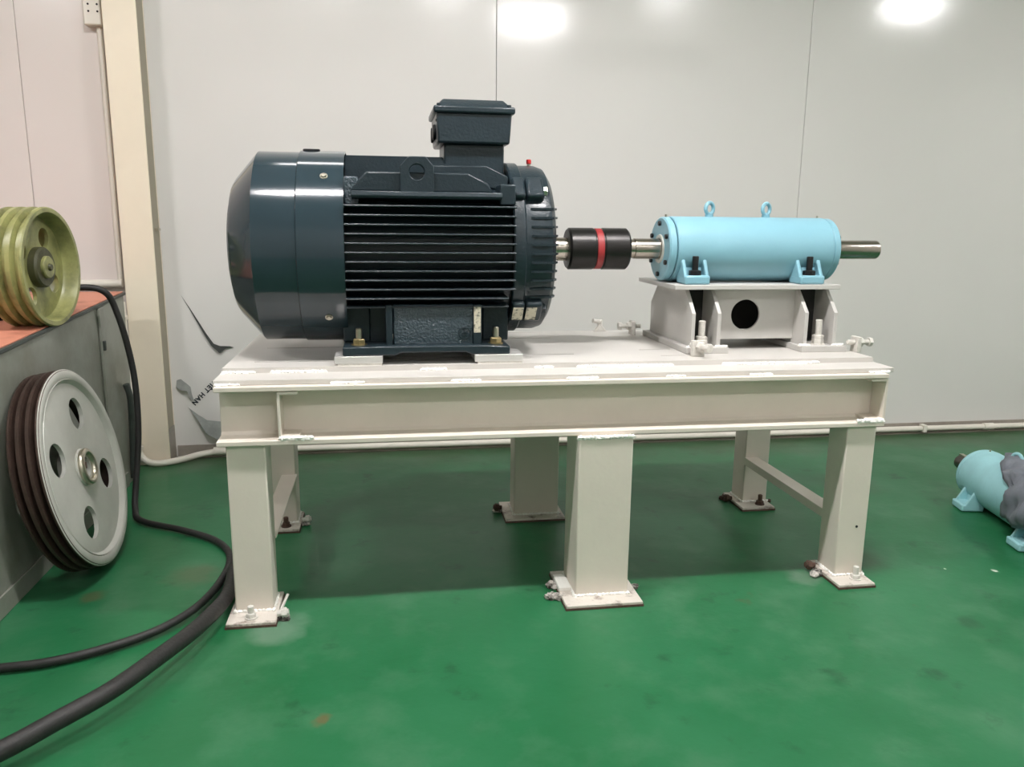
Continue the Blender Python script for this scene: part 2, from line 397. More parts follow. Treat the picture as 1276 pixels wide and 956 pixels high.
# conduits and socket on the left
so = thing('socket_box', (-1.605, WY, 1.775), 'white surface socket box high on the wall beside the column', 'socket')
G().box(-1.640, -1.574, WY-0.05, WY, 1.772, 1.96).obj('box_body', 'pvc', so, bevel=0.006)
for hx in (-1.618, -1.585):
    for hz in (1.822, 1.848):
        G().cyl((hx, WY-0.0505, hz), (0, -1, 0), 0.001, 0.004, 12).obj('pin_hole', 'hole', so)
tag(G().tube([(-1.594, WY-0.014, 1.776), (-1.594, WY-0.014, 1.3), (-1.596, WY-0.014, 0.78)], 0.011, 14, 1).obj('conduit', 'pvc'), 'thin white conduit dropping from the socket box along the column', 'pipe')
hp = thing('conduit', (-2.2, WY-0.02, 0.75), 'white horizontal conduit on the wall just above the orange bench top', 'pipe')
G().tube([(-4.1, WY-0.02, 0.745), (-1.586, WY-0.02, 0.766)], 0.017, 14, 1).obj('pipe', 'pvc', hp)
G().box(-2.05, -2.02, WY-0.045, WY, 0.725, 0.79).obj('clip', 'pvc', hp, bevel=0.003)
lp = thing('conduit', (-1.56, 1.42, 0), 'white vertical conduit on the column that bends along the floor', 'pipe')
G().tube([(-1.562, 1.415, 0.70), (-1.560, 1.415, 0.45), (-1.553, 1.415, 0.16), (-1.540, 1.412, 0.06), (-1.505, 1.405, 0.022), (-1.45, 1.405, 0.016), (-1.38, 1.45, 0.017), (-1.32, 1.495, 0.022), (-1.245, 1.513, 0.030)], 0.0135, 14, 8).obj('pipe', 'pvc', lp)
G().box(-1.60, -1.548, 1.395, 1.435, 0.625, 0.645).obj('clip', 'pvc', lp, bevel=0.003)
G().box(-1.553, -1.528, 1.393, 1.433, 0.072, 0.092).obj('clip', 'pvc', lp, bevel=0.003)
fp = thing('conduit', (1.0, 1.51, 0), 'long white conduit running along the floor at the wall', 'pipe')
G().tube([(-1.245, 1.513, 0.030), (-0.6, 1.513, 0.030), (4.28, 1.513, 0.030)], 0.0135, 14, 1).obj('pipe', 'pvc', fp)
G().cyl((-1.262, 1.513, 0.030), (1, 0, 0), 0.05, 0.018, 16).obj('coupling_sleeve', 'pvc', fp)
for x in (2.17,):
    G().box(x, x+0.022, 1.494, 1.534, 0.012, 0.050).obj('clip', 'pvc', fp, bevel=0.003)
G().cyl((2.52, 1.513, 0.030), (1, 0, 0), 0.055, 0.0175, 16).obj('coupling_sleeve', 'pvc', fp)

# ceiling lamps (out of the picture; left, rear and near-wall ones added for light)
spots = ['above the coupling', 'above the motor', 'at the right end of the room', 'added for the left wall, above the orange cabinet', 'added as fill behind the camera on the left', 'added as fill straight behind the camera', 'added as fill behind the camera on the right', 'added for the cowl highlight, close to the panel wall above the motor']
for k, (x, y, z, s) in enumerate(LAMPS):
    t = thing('ceiling_lamp', (x, y, z), 'long white hanging lamp ' + spots[k], 'lamp', 'hanging workshop lamps')
    G().box(x-.22, x+.22, y-.07, y+.07, z+0.01, z+0.05).obj('lamp_housing', 'pvc', t, bevel=0.004)
    G().box(x-.19, x+.19, y-.045, y+.045, z, z+0.0095).obj('lamp_diffuser', emissive('lamp_light', s), t)
    G().cyl((x, y, z+0.05), (0, 0, 1), 3.7-z-0.05, 0.004, 8).obj('suspension_rod', 'bright', t)

# ================================================================== STEEL TABLE
TZ = 0.652
tb = thing('steel_table', (0, 0.36, 0), 'cream painted welded steel table carrying the motor and bearing', 'table')
HX = 0.928
# top plate with adjusting slots
xs = [-HX, -0.915, -0.86, -0.85, -0.60, -0.17, -0.09, 0.05, 0.27, 0.30, 0.37, 0.40, HX]
ys = [0.100, 0.186, 0.192, 0.240, 0.246, 0.300, 0.306, 0.432, 0.440, 0.580, 0.588, 0.722, 0.730, 0.752]
H = set()
def slot(x0, x1, y0):
    j = ys.index(y0)
    for i in range(len(xs)-1):
        if xs[i] >= x0-1e-6 and xs[i+1] <= x1+1e-6: H.add((i, j))
slot(-0.86, -0.09, 0.186); slot(-0.60, 0.05, 0.240); slot(-0.86, -0.17, 0.432); slot(-0.60, 0.05, 0.580); slot(-0.915, 0.05, 0.722)
slot(0.27, 0.37, 0.300); slot(0.30, 0.40, 0.186)
plate_grid(G(), xs, ys, 0.638, TZ, H).obj('top_plate', 'top', tb, smooth=0)
G().box(-HX-0.006, HX+0.006, 0.004, 0.756, 0.6245, 0.6378).obj('under_plate', 'top', tb, bevel=0.0015)
def beam_along_x(y0, y1, x0, x1):
    ym = (y0+y1)/2
    G().prism([(y0, .472), (y1, .472), (y1, .484), (ym+.012, .486), (ym+.0045, .494), (ym+.0045, .602), (ym+.012, .610), (y1, .612), (y1, .624), (y0, .624), (y0, .612), (ym-.012, .610), (ym-.0045, .602), (ym-.0045, .494), (ym-.012, .486), (y0, .484)], 'x', x0, x1).obj('long_beam', 'paint', tb, bevel=0.0015)
beam_along_x(-0.020, 0.130, -0.930, 0.905)
beam_along_x(0.612, 0.752, -0.930, 0.905)
# cross channels at both ends
for x0, d in ((-0.922, 1), (0.898, -1)):
    G().prism([(x0, .486), (x0, .610), (x0+d*.055, .610), (x0+d*.055, .600), (x0+d*.008, .600), (x0+d*.008, .496), (x0+d*.055, .496), (x0+d*.055, .486)], 'y', 0.062, 0.68).obj('cross_channel', 'paint', tb)
# channel stubs welded into the front recess of the long beam
for x0, d in ((-0.778, 1), (0.907, -1)):
    g = G().prism([(x0, .4865), (x0, .6095), (x0+d*.052, .6095), (x0+d*.052, .602), (x0+d*.007, .602), (x0+d*.007, .494), (x0+d*.052, .494), (x0+d*.052, .4865)], 'y', -0.016, 0.05)
    g.obj('stiffener_channel', 'paint', tb, bevel=0.001)
    q = G(); 
    for k in range(9): q.lump((x0+d*(0.008+k*0.009), -0.016, 0.488), 0.009, 0.006, 0.007, 8, 5, .3)
    q.obj('weld_bead', 'weld', tb)

def leg(nm_x0, x1, y0, y1, px0, px1, py0, py1):
    x0 = nm_x0
    lg = G().box(x0, x1, y0, y1, 0.012, 0.472).obj('leg', 'paint', tb, bevel=0.004, seg=3)
    bp = G().box(px0, px1, py0, py1, 0.005, 0.013).obj('base_plate', 'plate', lg, bevel=0.0015)
    G().box(px0-.002, px1+.002, py0-.002, py1+.002, 0.0, 0.006).obj('grout_pad', 'rust', lg)
    w = G(); r = 0.005
    n = int((x1-x0)/0.011)
    for k in range(n+1): w.lump((x0+(x1-x0)*k/n, y0-.001, 0.0145), 0.008, r, 0.005, 7, 5, .3)
    n = int((y1-y0)/0.011)
    for xx in (x0, x1):
        for k in range(n+1): w.lump((xx, y0+(y1-y0)*k/n, 0.0145), r, 0.008, 0.005, 7, 5, .3)
    w.obj('weld_bead', 'weld', lg)
    return lg
def anchor(lg, x, y, m='whitebolt', z=0.013, h=0.03):
    g = G().cyl((x, y, z), (0, 0, 1), 0.003, 0.017, 20); g.hexbolt((x, y, z+0.003), (0, 0, 1), 0.0135, 0.012); g.cyl((x, y, z+0.013), (0, 0, 1), h-.01, 0.0082, 14, c=0.0015)
    g.obj('anchor_bolt', m, lg)
def clump(lg, x, y, r, n=6, m='grout'):
    g = G()
    for k in range(n):
        a = random.uniform(0, 2*PI); d = random.uniform(0, r)
        s = random.uniform(.4, .8)*r
        g.lump((x+math.cos(a)*d, y+math.sin(a)*d*.8, s*.5), s, s*.8, s*.8, 9, 6, .3)
    g.obj('grout_lump', m, lg)
def side_anchor(lg, x, y, d, m='whitebolt'):
    g = G().cyl((x, y, 0.018), (d, 0, 0.15), 0.03, 0.008, 12); g.hexbolt((x+d*.012, y, 0.019), (d, 0, .15), 0.014, 0.014)
    g.obj('side_anchor', m, lg)
L1 = leg(-0.911, -0.813, -0.005, 0.088, -0.925, -0.800, -0.072, 0.105)
anchor(L1, -0.866, -0.040); clump(L1, -0.784, -0.035, 0.016); side_anchor(L1, -0.800, -0.038, 1)
G().tube([(-0.795, -0.01, 0.012), (-0.778, 0.02, 0.045)], 0.004, 8, 1).obj('wire_stub', 'whitebolt', L1)
L2 = leg(0.004, 0.155, -0.036, 0.112, -0.033, 0.183, -0.092, 0.135)
clump(L2, -0.046, -0.02, 0.022, 8); clump(L2, -0.045, 0.05, 0.018, 6); clump(L2, 0.192, 0.02, 0.014, 6)
G().box(-0.034, 0.0, 0.0, 0.09, 0.013, 0.024).obj('side_tab', 'weld', L2, bevel=0.002)
w = G()
for k in range(15): w.lump((0.006+k*0.0105, -0.034, 0.470), 0.008, 0.007, 0.006, 8, 5, .35)
w.obj('weld_bead', 'weld', L2)
L3 = leg(0.800, 0.890, -0.008, 0.088, 0.780, 0.893, -0.072, 0.108)
anchor(L3, 0.852, -0.036, h=0.036); clump(L3, 0.765, 0.03, 0.02, 8); clump(L3, 0.900, 0.02, 0.014, 5); side_anchor(L3, 0.775, 0.06, -1, 'rust')
G().cyl((0.858, -0.009, 0.165), (0, 1, 0), 0.004, 0.004, 10).obj('paint_chip', 'black', L3)
L4 = leg(-0.912, -0.815, 0.636, 0.732, -0.930, -0.804, 0.573, 0.745)
clump(L4, -0.79, 0.64, 0.014, 5); side_anchor(L4, -0.80, 0.645, 1); anchor(L4, -0.85, 0.605, 'rust')
L5 = leg(-0.065, 0.094, 0.612, 0.710, -0.100, 0.112, 0.571, 0.754)
clump(L5, -0.112, 0.69, 0.016, 6); side_anchor(L5, -0.10, 0.68, -1, 'rust'); G().cyl((-0.0655, 0.66, 0.43), (1, 0, 0), 0.002, 0.022, 20).obj('bolt_hole', 'black', L5)
L6 = leg(0.807, 0.902, 0.638, 0.735, 0.780, 0.905, 0.572, 0.750)
anchor(L6, 0.862, 0.606, 'rust', h=.034); clump(L6, 0.766, 0.70, 0.018, 6, 'rust'); side_anchor(L6, 0.778, 0.67, -1, 'rust'); clump(L6, 0.916, 0.66, 0.012, 4, 'rust')
for x0 in (0.806, -0.862):
    G().prism([(x0, .158), (x0, .186), (x0+.052, .186), (x0+.052, .180), (x0+.006, .180), (x0+.006, .158)], 'y', 0.086, 0.640).obj('side_brace', 'paint', tb, bevel=0.001)
# intermittent weld beads and overpaint along the front edges
def bead(x0, x1, y, z, r=0.004):
    g = G(); n = max(2, int((x1-x0)/0.008))
    for k in range(n+1): g.lump((x0+(x1-x0)*k/n, y, z), 0.0075, r*1.1, r, 8, 5, .3)
    g.obj('weld_bead', 'weld', tb)
for x0, x1 in ((-0.925, -0.875), (-0.640, -0.565), (-0.330, -0.265), (-0.02, 0.055), (0.26, 0.30), (0.50, 0.555), (0.86, 0.915)):
    bead(x0, x1, 0.001, 0.6262, 0.0045)
for x0, x1 in ((-0.925, -0.85), (-0.80, -0.665), (-0.405, -0.345), (-0.09, -0.05), (0.03, 0.30), (0.46, 0.75)):
    bead(x0, x1, 0.097, 0.6395, 0.0055)

# jack screw brackets welded to the table
def jack(x, y, d, tabw=0.04):
    dv = Vector(d)
    if abs(d[1]) > .5: g = G().box(x-tabw/2, x+tabw/2, y-.007, y+.007, TZ, TZ+.048)
    else: g = G().box(x-.007, x+.007, y-tabw/2, y+tabw/2, TZ, TZ+.048)
    b = g.obj('jack_bracket', 'whitebolt', tb, bevel=0.002)
    p = Vector((x, y, TZ+.030))
    s = G().cyl(tuple(p-dv*.03), d, 0.075, 0.0078, 14, c=.001); s.hexbolt(tuple(p+dv*.007), d, 0.0155, 0.013); s.hexbolt(tuple(p+dv*.040), d, 0.0145, 0.012)
    s.obj('jack_screw', 'whitebolt', b)
jack(0.405, 0.166, (0.35, -0.937, 0)); jack(0.935, 0.205, (1, 0, 0)); jack(0.352, 0.640, (-1, 0, 0)); 
g = G().prism([(0.235, TZ), (0.285, TZ), (0.268, TZ+.02), (0.268, TZ+.042), (0.252, TZ+.042), (0.252, TZ+.02)], 'y', 0.728, 0.738); b = g.obj('stop_lug', 'whitebolt', tb, bevel=.002)
G().cyl((0.26, 0.732, TZ+.034), (-1, -.3, 0.2), 0.03, 0.008, 12).obj('jack_screw', 'whitebolt', b)

# ================================================================== MOTOR
MY, MZ = 0.385, 0.957
mo = thing('electric_motor', (-0.39, MY, TZ), 'large dark blue-grey electric motor with cooling fins and terminal box', 'motor')
AX = (1, 0, 0)
def mp(x): return (x, MY, MZ)
cw = G().lathe([(-0.912, 0.03), (-0.918, 0.06), (-0.919, 0.160), (-0.914, 0.182), (-0.905, 0.196), (-0.843, 0.2675), (-0.731, 0.2675), (-0.728, 0.2718), (-0.606, 0.2718), (-0.606, 0.267), (-0.735, 0.263), (-0.84, 0.258), (-0.90, 0.18), (-0.905, 0.03), (-0.912, 0.03)], (0, MY, MZ), AX, 96).obj('fan_cowl', 'motor', mo, smooth=12)
for k in range(5):
    G().torus((-0.9185, MY, MZ), AX, 0.05+k*0.025, 0.004, 48, 8).obj('grille_ring', 'motor', cw)
def on_cyl(x, z, r, front=True):
    dz = z-MZ; y = MY-math.sqrt(max(0, r*r-dz*dz)); return Vector((x, y, z)), Vector((0, y-MY, dz)).normalized()
for x, z in ((-0.657, 1.150), (-0.655, 0.775)):
    p, n = on_cyl(x, z, 0.2718); g = G().cyl(tuple(p-n*.001), n, 0.003, 0.0105, 18); g.lathe([(0.003, .0075), (0.006, .0065), (0.0065, 0)], tuple(p), n, 14)
    g.obj('cowl_screw', 'bright', cw)
G().cyl((-0.700, MY-0.02, MZ+0.268), (0, -0.07, 1), 0.008, 0.024, 24, c=.002).obj('rubber_plug', 'black', cw)
# frame
G().lathe([(-0.63, 0), (-0.63, 0.222), (-0.14, 0.222), (-0.14, 0)], (0, MY, MZ), AX, 72).obj('frame_barrel', 'cast', mo)
FX0, FX1 = -0.605, -0.147
def fin_side(z, sgn, x0=FX0, x1=FX1, yf=0.263):
    t = 0.0030
    pts = [(MY+sgn*0.17, z-t*1.6), (MY+sgn*yf, z-t*.8), (MY+sgn*(yf+.0015), z), (MY+sgn*yf, z+t*.8), (MY+sgn*0.17, z+t*1.6)]
    G().prism(pts, 'x', x0, x1).obj('cooling_fin', 'cast', mo, smooth=50)
zs = [1.074-0.02445*k for k in range(11)]
for z in zs: fin_side(z, -1, x1=(FX1 if z > 0.84 else FX1-.02))
for z in zs: fin_side(z, 1)
fin_side(0.806, -1, x1=-0.165, yf=0.25)
# top fins (upright) and underside
for k in range(9):
    y = MY-0.112+k*0.028; dz = math.sqrt(0.262**2-(y-MY)**2)
    if k < 9: G().box(FX0, FX1-0.03, y-.003, y+.003, MZ+0.17, MZ+dz).obj('cooling_fin', 'cast', mo, smooth=0)
for k in range(6):
    y = MY-0.10+k*0.04; dz = math.sqrt(0.25**2-(y-MY)**2)
    G().box(FX0, FX1, y-.003, y+.003, MZ-dz, MZ-0.17).obj('cooling_fin', 'cast', mo, smooth=0)
# shoulder shelf and the webs of the lifting lug, both sides
for s in (-1, 1):
    def Y(d): return MY+s*d
    G().prism([(Y(.150), 1.082), (Y(.252), 1.094), (Y(.256), 1.100), (Y(.252), 1.112), (Y(.15), 1.118)], 'x', -0.585, -0.185).obj('shoulder_shelf', 'cast', mo, bevel=.002)
    G().box(-0.605, -0.566, min(Y(.12), Y(.225)), max(Y(.12), Y(.225)), 1.075, 1.150).obj('corner_boss', 'rough_cast', mo, bevel=.005)
    G().box(-0.190, -0.147, min(Y(.10), Y(.245)), max(Y(.10), Y(.245)), 1.080, 1.135).obj('corner_boss', 'cast', mo, bevel=.004)
    G().prism([(-0.590, 1.112), (-0.578, 1.130), (-0.545, 1.163), (-0.275, 1.163), (-0.222, 1.138), (-0.205, 1.112)], 'y', min(Y(.150), Y(.226)), max(Y(.150), Y(.226))).obj('lug_web', 'cast', mo, bevel=.004)
    G().prism([(-0.37, 1.15), (-0.37, 1.186), (-0.215, 1.188), (-0.155, 1.160), (-0.155, 1.12)], 'y', min(Y(.09), Y(.150)), max(Y(.09), Y(.150))).obj('box_pad_web', 'cast', mo, bevel=.003)
    ring_plate(G(), [(-0.457, 1.108), (-0.367, 1.108), (-0.367, 1.178), (-0.388, 1.203), (-0.434, 1.203), (-0.457, 1.178)], (-0.412, 1.163), 0.020, 'y', min(Y(.208), Y(.240)), max(Y(.208), Y(.240))).obj('lifting_lug', 'cast', mo, bevel=.003)
# drive end: frame flange, end shield, its ribs
G().lathe([(-0.150, 0.18), (-0.150, 0.247), (-0.146, 0.250), (-0.118, 0.250), (-0.114, 0.246), (-0.114, 0.18)], (0, MY, MZ), AX, 72).obj('frame_flange', 'cast', mo)
es = G().lathe([(-0.114, 0.2), (-0.114, 0.243), (-0.062, 0.243), (-0.040, 0.236), (-0.026, 0.215), (-0.022, 0.19), (-0.028, 0.12), (-0.020, 0.105), (-0.006, 0.098), (-0.003, 0.09), (-0.003, 0.0)], (0, MY, MZ), AX, 72).obj('end_shield', 'cast', mo)
for k in range(11):
    z = 1.072-k*0.0245; dz = z-MZ
    for s in (-1, 1):
        ys_ = MY+s*math.sqrt(0.247**2-dz*dz); yi = MY+s*0.11
        G().prism([(-0.100, ys_-s*.012), (-0.100, ys_-s*.002), (-0.092, ys_), (-0.058, ys_), (-0.034, ys_-s*.012), (-0.018, ys_-s*.045), (-0.016, yi), (-0.045, yi)], 'z', z-.003, z+.003).obj('shield_rib', 'cast', es, smooth=0)
for ang in (42, 138, 222, 318):
    a = math.radians(ang)
    for x0, x1, nm, rr in ((-0.150, -0.112, 'bolt_boss', .232), (-0.112, -0.060, 'bolt_boss', .232)):
        g = G().box(x0+.001, x1-.001, -.036, .036, rr-.04, rr+.033).xf(Matrix.Translation((0, MY, MZ)) @ Matrix.Rotation(a-PI/2, 4, 'X'))
        g.obj(nm, 'cast', es, bevel=.008)
    d = Vector((0, math.cos(a), math.sin(a)))
    G().hexbolt(tuple(Vector((-0.060, MY, MZ))+d*.245), AX, 0.013, 0.012).obj('shield_bolt', 'bright' if ang == 138 else 'cast', es)
a = math.radians(222); d = Vector((0, math.cos(a), math.sin(a)))
for x0, x1 in ((-0.146, -0.116), (-0.108, -0.078)):
    G().box(x0, x1, -.024, .026, .2655, .2668).xf(Matrix.Translation((0, MY, MZ)) @ Matrix.Rotation(a-PI/2, 4, 'X')).obj('masking_tape', 'tape', es)
G().cyl((-0.070, MY, MZ+.238), (0, 0, 1), 0.012, 0.005, 12).obj('grease_nipple', 'bright', es)
G().cyl((-0.070, MY, MZ+.248), (0, 0, 1), 0.014, 0.0075, 14, c=.002).obj('nipple_cap', 'redcap', es)
sh = G().lathe([(-0.004, 0), (-0.004, 0.0355), (0.018, 0.0355), (0.019, 0.0335), (0.128, 0.0335), (0.13, 0.032), (0.13, 0)], (0, MY, MZ), AX, 48).obj('motor_shaft', 'steel', mo)
G().box(0.022, 0.07, MY-.0095, MY+.0095, MZ-.0365, MZ-.030).obj('shaft_key', 'steel', sh, bevel=.001)
# terminal box
tx0, tx1, ty0, ty1 = -0.352, -0.139, 0.270, 0.500
nk = G().box(-0.330, -0.158, 0.292, 0.478, 1.165, 1.252).obj('box_neck', 'cast', mo, bevel=.006)
tbx = G().prism([(tx0+.004, 1.250), (tx1-.006, 1.250), (tx1, 1.334), (tx0, 1.334)], 'y', ty0, ty1).obj('terminal_box', 'cast', mo, bevel=.006)
G().box(tx0-.008, tx1+.008, ty0-.008, ty1+.008, 1.331, 1.350).obj('box_lid', 'cast', tbx, bevel=.005)
g = G(); z0, z1 = 1.349, 1.372
a_ = [(tx0, ty0, z0), (tx1, ty0, z0), (tx1, ty1, z0), (tx0, ty1, z0), (tx0+.02, ty0+.035, z1), (tx1-.02, ty0+.035, z1), (tx1-.02, ty1-.035, z1), (tx0+.02, ty1-.035, z1)]
g.add(a_, [(0, 3, 2, 1), (4, 5, 6, 7), (0, 1, 5, 4), (1, 2, 6, 5), (2, 3, 7, 6), (3, 0, 4, 7)]).obj('lid_crown', 'cast', tbx, bevel=.004)
for x in (tx0+.008, tx1-.008):
    for y in (ty0+.008, ty1-.008):
        G().cyl((x, y, 1.350), (0, 0, 1), 0.007, 0.0065, 12, c=.001).obj('lid_screw', 'cast', tbx)
for y in (0.345, 0.43):
    G().cyl((tx0+.002, y, 1.285), (-1, 0, 0), 0.008, 0.022, 20, c=.002).obj('cable_plug', 'black', tbx)
G().cyl((tx0+.001, 0.285, 1.312), (-1, 0, 0), 0.002, 0.004, 10).obj('earth_hole', 'black', tbx)
# feet
for s in (-1, 1):
    def Y(d): return MY+s*d
    def bx(x0, x1, d0, d1, z0, z1): return G().box(x0, x1, min(Y(d0), Y(d1)), max(Y(d0), Y(d1)), z0, z1)
    ft = G().prism([(-0.618, .677), (-0.478, .677), (-0.462, .684), (-0.285, .684), (-0.270, .677), (-0.163, .677), (-0.163, .699), (-0.240, .703), (-0.500, .703), (-0.618, .701)], 'y', min(Y(.275), Y(.15)), max(Y(.275), Y(.15))).obj('motor_foot', 'cast', mo, bevel=.004)
    bx(-0.482, -0.262, .12, .246, .700, .812).obj('foot_web', 'rough_cast', ft, bevel=.004)
    bx(-0.502, -0.484, .10, .254, .700, .812).obj('foot_rib', 'cast', ft, bevel=.003)
    bx(-0.264, -0.240, .10, .254, .700, .812).obj('foot_rib', 'cast', ft, bevel=.003)
    bx(-0.262, -0.243, .2535, .2548, .735, .806).obj('tape_strip', 'tape', ft)
    for x in (-0.575, -0.198):
        bx(x-.045 if x < -.4 else x-.03, x+.03 if x < -.4 else x+.045, .10, .165, .70, .80).obj('foot_gusset', 'cast', ft, bevel=.004)
    bx(-0.602, -0.500, .10, .150, .700, .82).obj('foot_gusset', 'cast', ft, bevel=.003)
    bx(-0.242, -0.165, .10, .150, .700, .82).obj('foot_gusset', 'cast', ft, bevel=.003)
    c = (-0.287, Y(.247), .733)
    G().torus(c, (0, s, 0), 0.016, 0.0016, 24, 6).obj('earth_mark', 'cast', ft)
    g = G().box(c[0]-.0012, c[0]+.0012, c[1]-.0015, c[1]+.0015, c[2], c[2]+.011)
    for k, w_ in enumerate((.009, .006, .003)): g.box(c[0]-w_, c[0]+w_, c[1]-.0015, c[1]+.0015, c[2]-.004*k-.001, c[2]-.004*k+.001)
    g.obj('earth_symbol', 'cast', ft)
    for x in (-0.575, -0.198):
        y = Y(.229)
        st = G().cyl((x, y, .695), (0, 0, 1), 0.052, 0.0088, 16, c=.0015); st.obj('foot_stud', 'bright', ft)
        G().cyl((x, y, .7005), (0, 0, 1), 0.003, 0.022, 24).hexbolt((x, y, .7035), (0, 0, 1), 0.0175, 0.015).obj('foot_nut', 'brass', ft)
# shims under the feet
for k, (x0, x1, lab) in enumerate(((-0.640, -0.512, 'milled metal shim under the front foot at the fan cowl end'), (-0.262, -0.128, 'milled metal shim under the front foot at the shaft end'))):
    for s, back in ((-1, ''), (1, 'rear')):
        y0, y1 = (0.104, 0.205) if s < 0 else (0.565, 0.665)
        o = G().box(x0, x1, y0, y1, TZ+.0055, .677).obj('shim_block', 'aluminium', bevel=.0012)
        q = G().box(x0+.008, x1-.002, y0+.001, y1, TZ, TZ+.0055).obj('shim_sheet', 'whitebolt', o)
        tag(o, lab if s < 0 else lab.replace('front', 'rear'), 'shim', 'metal shims under the motor feet')

# ================================================================== COUPLING
cp = thing('shaft_coupling', (0.146, MY, MZ), 'black cylindrical shaft coupling with a red ring in the middle', 'coupling')
def ring(x0, x1, r, ri, c=.0015):
    return G().lathe([(x0, ri), (x0, r-c), (x0+c, r), (x1-c, r), (x1, r-c), (x1, ri), (x0, ri)], (0, MY, MZ), AX, 64)
G().lathe([(0.052, .034), (0.052, .058), (0.058, .0635), (0.131, .0635), (0.133, .061), (0.136, .061), (0.136, .034), (0.052, .034)], (0, MY, MZ), AX, 64).obj('coupling_hub', 'coupling', cp)
ring(0.1365, 0.1575, 0.0622, .034).obj('rubber_spider', 'red', cp)
G().lathe([(0.158, .031), (0.158, .061), (0.161, .061), (0.163, .0635), (0.236, .0635), (0.242, .058), (0.242, .031), (0.158, .031)], (0, MY, MZ), AX, 64).obj('coupling_hub', 'coupling', cp)

# ================================================================== BEARING PEDESTAL
pe = thing('bearing_pedestal', (0.62, 0.41, TZ), 'grey painted welded steel pedestal with round hole under the blue bearing', 'pedestal')
PZ = 0.856
G().box(0.352, 0.885, 0.236, 0.586, PZ-.014, PZ).obj('top_plate', 'ped', pe, bevel=.0015)
prof = [(0.222, .671), (0.222, .772), (0.290, PZ-.014), (0.535, PZ-.014), (0.602, .772), (0.602, .671)]
for x in (0.404, 0.486, 0.768, 0.864):
    G().prism(prof, 'x', x, x+.012).obj('gusset_plate', 'ped', pe, bevel=.001)
for x0, x1 in ((0.385, 0.520), (0.756, 0.905)):
    G().box(x0, x1, 0.205, 0.625, TZ, .671).obj('foot_plate', 'ped', pe, bevel=.002)
ring_plate(G(), [(0.498, .684), (0.768, .684), (0.768, PZ-.0142), (0.498, PZ-.0142)], (0.606, .760), 0.047, 'y', 0.292, 0.300).obj('front_web', 'ped', pe)
G().box(0.498, 0.768, 0.525, 0.533, .684, PZ-.0142).obj('back_web', 'inner_dark', pe)
for x0, x1 in ((0.416, 0.486), (0.780, 0.864)):
    G().box(x0+.0002, x1-.0002, 0.345, 0.353, .671, PZ-.0142).obj('inner_web', 'inner_dark', pe)
for x in (0.447, 0.829):
    for y in (0.245, 0.585):
        sd = G().cyl((x, y, .66), (0, 0, 1), 0.088, 0.0105, 16, c=.002).obj('hold_down_stud', 'whitebolt', pe)
        G().cyl((x, y, .671), (0, 0, 1), 0.003, 0.022, 20).hexbolt((x, y, .674), (0, 0, 1), 0.0185, 0.016).hexbolt((x, y, .690), (0, 0, 1), 0.0175, 0.011).obj('stud_nut', 'whitebolt', sd)
for x, y in ((0.41, 0.207), (0.5, 0.207), (0.77, 0.207), (0.88, 0.207)):
    g = G()
    for k in range(4): g.lump((x-.012+k*.009, y+.012, .672), .008, .006, .005, 8, 5, .3)
    g.obj('weld_bead', 'weld', pe)

# ================================================================== BEARING HOUSING
BZ = 0.958; R_ = 0.1
def make_bearing(m, m_shaft):
    be = thing('bearing_housing', (0.625, MY, PZ), 'sky blue cylindrical bearing housing with two eye bolts on the pedestal', 'bearing')
    def L(p): return G().lathe(p, (0, MY, BZ), AX, 72)
    body = L([(0.376, 0), (0.376, R_-.002), (0.378, R_), (0.882, R_), (0.884, R_-.002), (0.884, 0)]).obj('housing_body', m, be)
    for x0, x1, fx in ((0.350, 0.3745, 0.350), (0.8855, 0.909, 0.909)):
        d = -1 if fx < .6 else 1
        cap = L([(x0, 0), (x0, R_-.006), (x0+.004, R_-.002), (x1-.004, R_-.002), (x1, R_-.006), (x1, 0)]).obj('end_cap', m, be)
        G().lathe([(0, .045), (0.004*d, .043), (0.004*d, .034), (0, .034)], (fx, MY, BZ), AX, 40).obj('seal_ring', 'pulley', cap)
        for k in range(6):
            a = PI/6+k*PI/3
            G().cyl((fx, MY+math.cos(a)*.078, BZ+math.sin(a)*.078), (d, 0, 0), 0.008, 0.0075, 12, c=.001).obj('cap_screw', 'black', cap)
        G().cyl((0.366 if d < 0 else 0.872, MY, BZ+.096), (0, 0, 1), 0.010, 0.0035, 10).obj('grease_nipple', 'bright', be)
    for x in (0.507, 0.696):
        g = G().cyl((x, MY, BZ+.097), (0, 0, 1), 0.010, 0.013, 20); g.torus((x, MY, BZ+.125), (0.45, -0.9, 0), 0.0175, 0.006, 32, 12)
        g.obj('eye_bolt', m, be)
    for xc in (0.428, 0.800):
        for s in (-1, 1):
            def Y(d): return MY+s*d
            def bx(x0, x1, d0, d1, z0, z1): return G().box(x0, x1, min(Y(d0), Y(d1)), max(Y(d0), Y(d1)), z0, z1)
            f = bx(xc-.040, xc+.040, .055, .135, PZ, PZ+.027).obj('housing_foot', m, be, bevel=.006)
            for dx in (-.040, .028):
                G().prism([(Y(.125), PZ+.02), (Y(.055), PZ+.02), (Y(.055), PZ+.13), (Y(.085), PZ+.092)], 'x', xc+dx, xc+dx+.012).obj('foot_rib', m, f, bevel=.003)
            G().prism([(Y(.090), PZ+.02), (Y(.05), PZ+.02), (Y(.05), PZ+.115), (Y(.080), PZ+.080)], 'x', xc-.03, xc+.03).obj('foot_back', m, f, bevel=.003)
    return be
be = make_bearing('blue', 'steel')
s1 = G().lathe([(0.240, 0), (0.240, .029), (0.262, .029), (0.2625, .0275), (0.265, .0275), (0.2655, .0315), (0.352, .0315), (0.352, 0)], (0, MY, BZ), AX, 48).obj('bearing_shaft', 'steel', be)
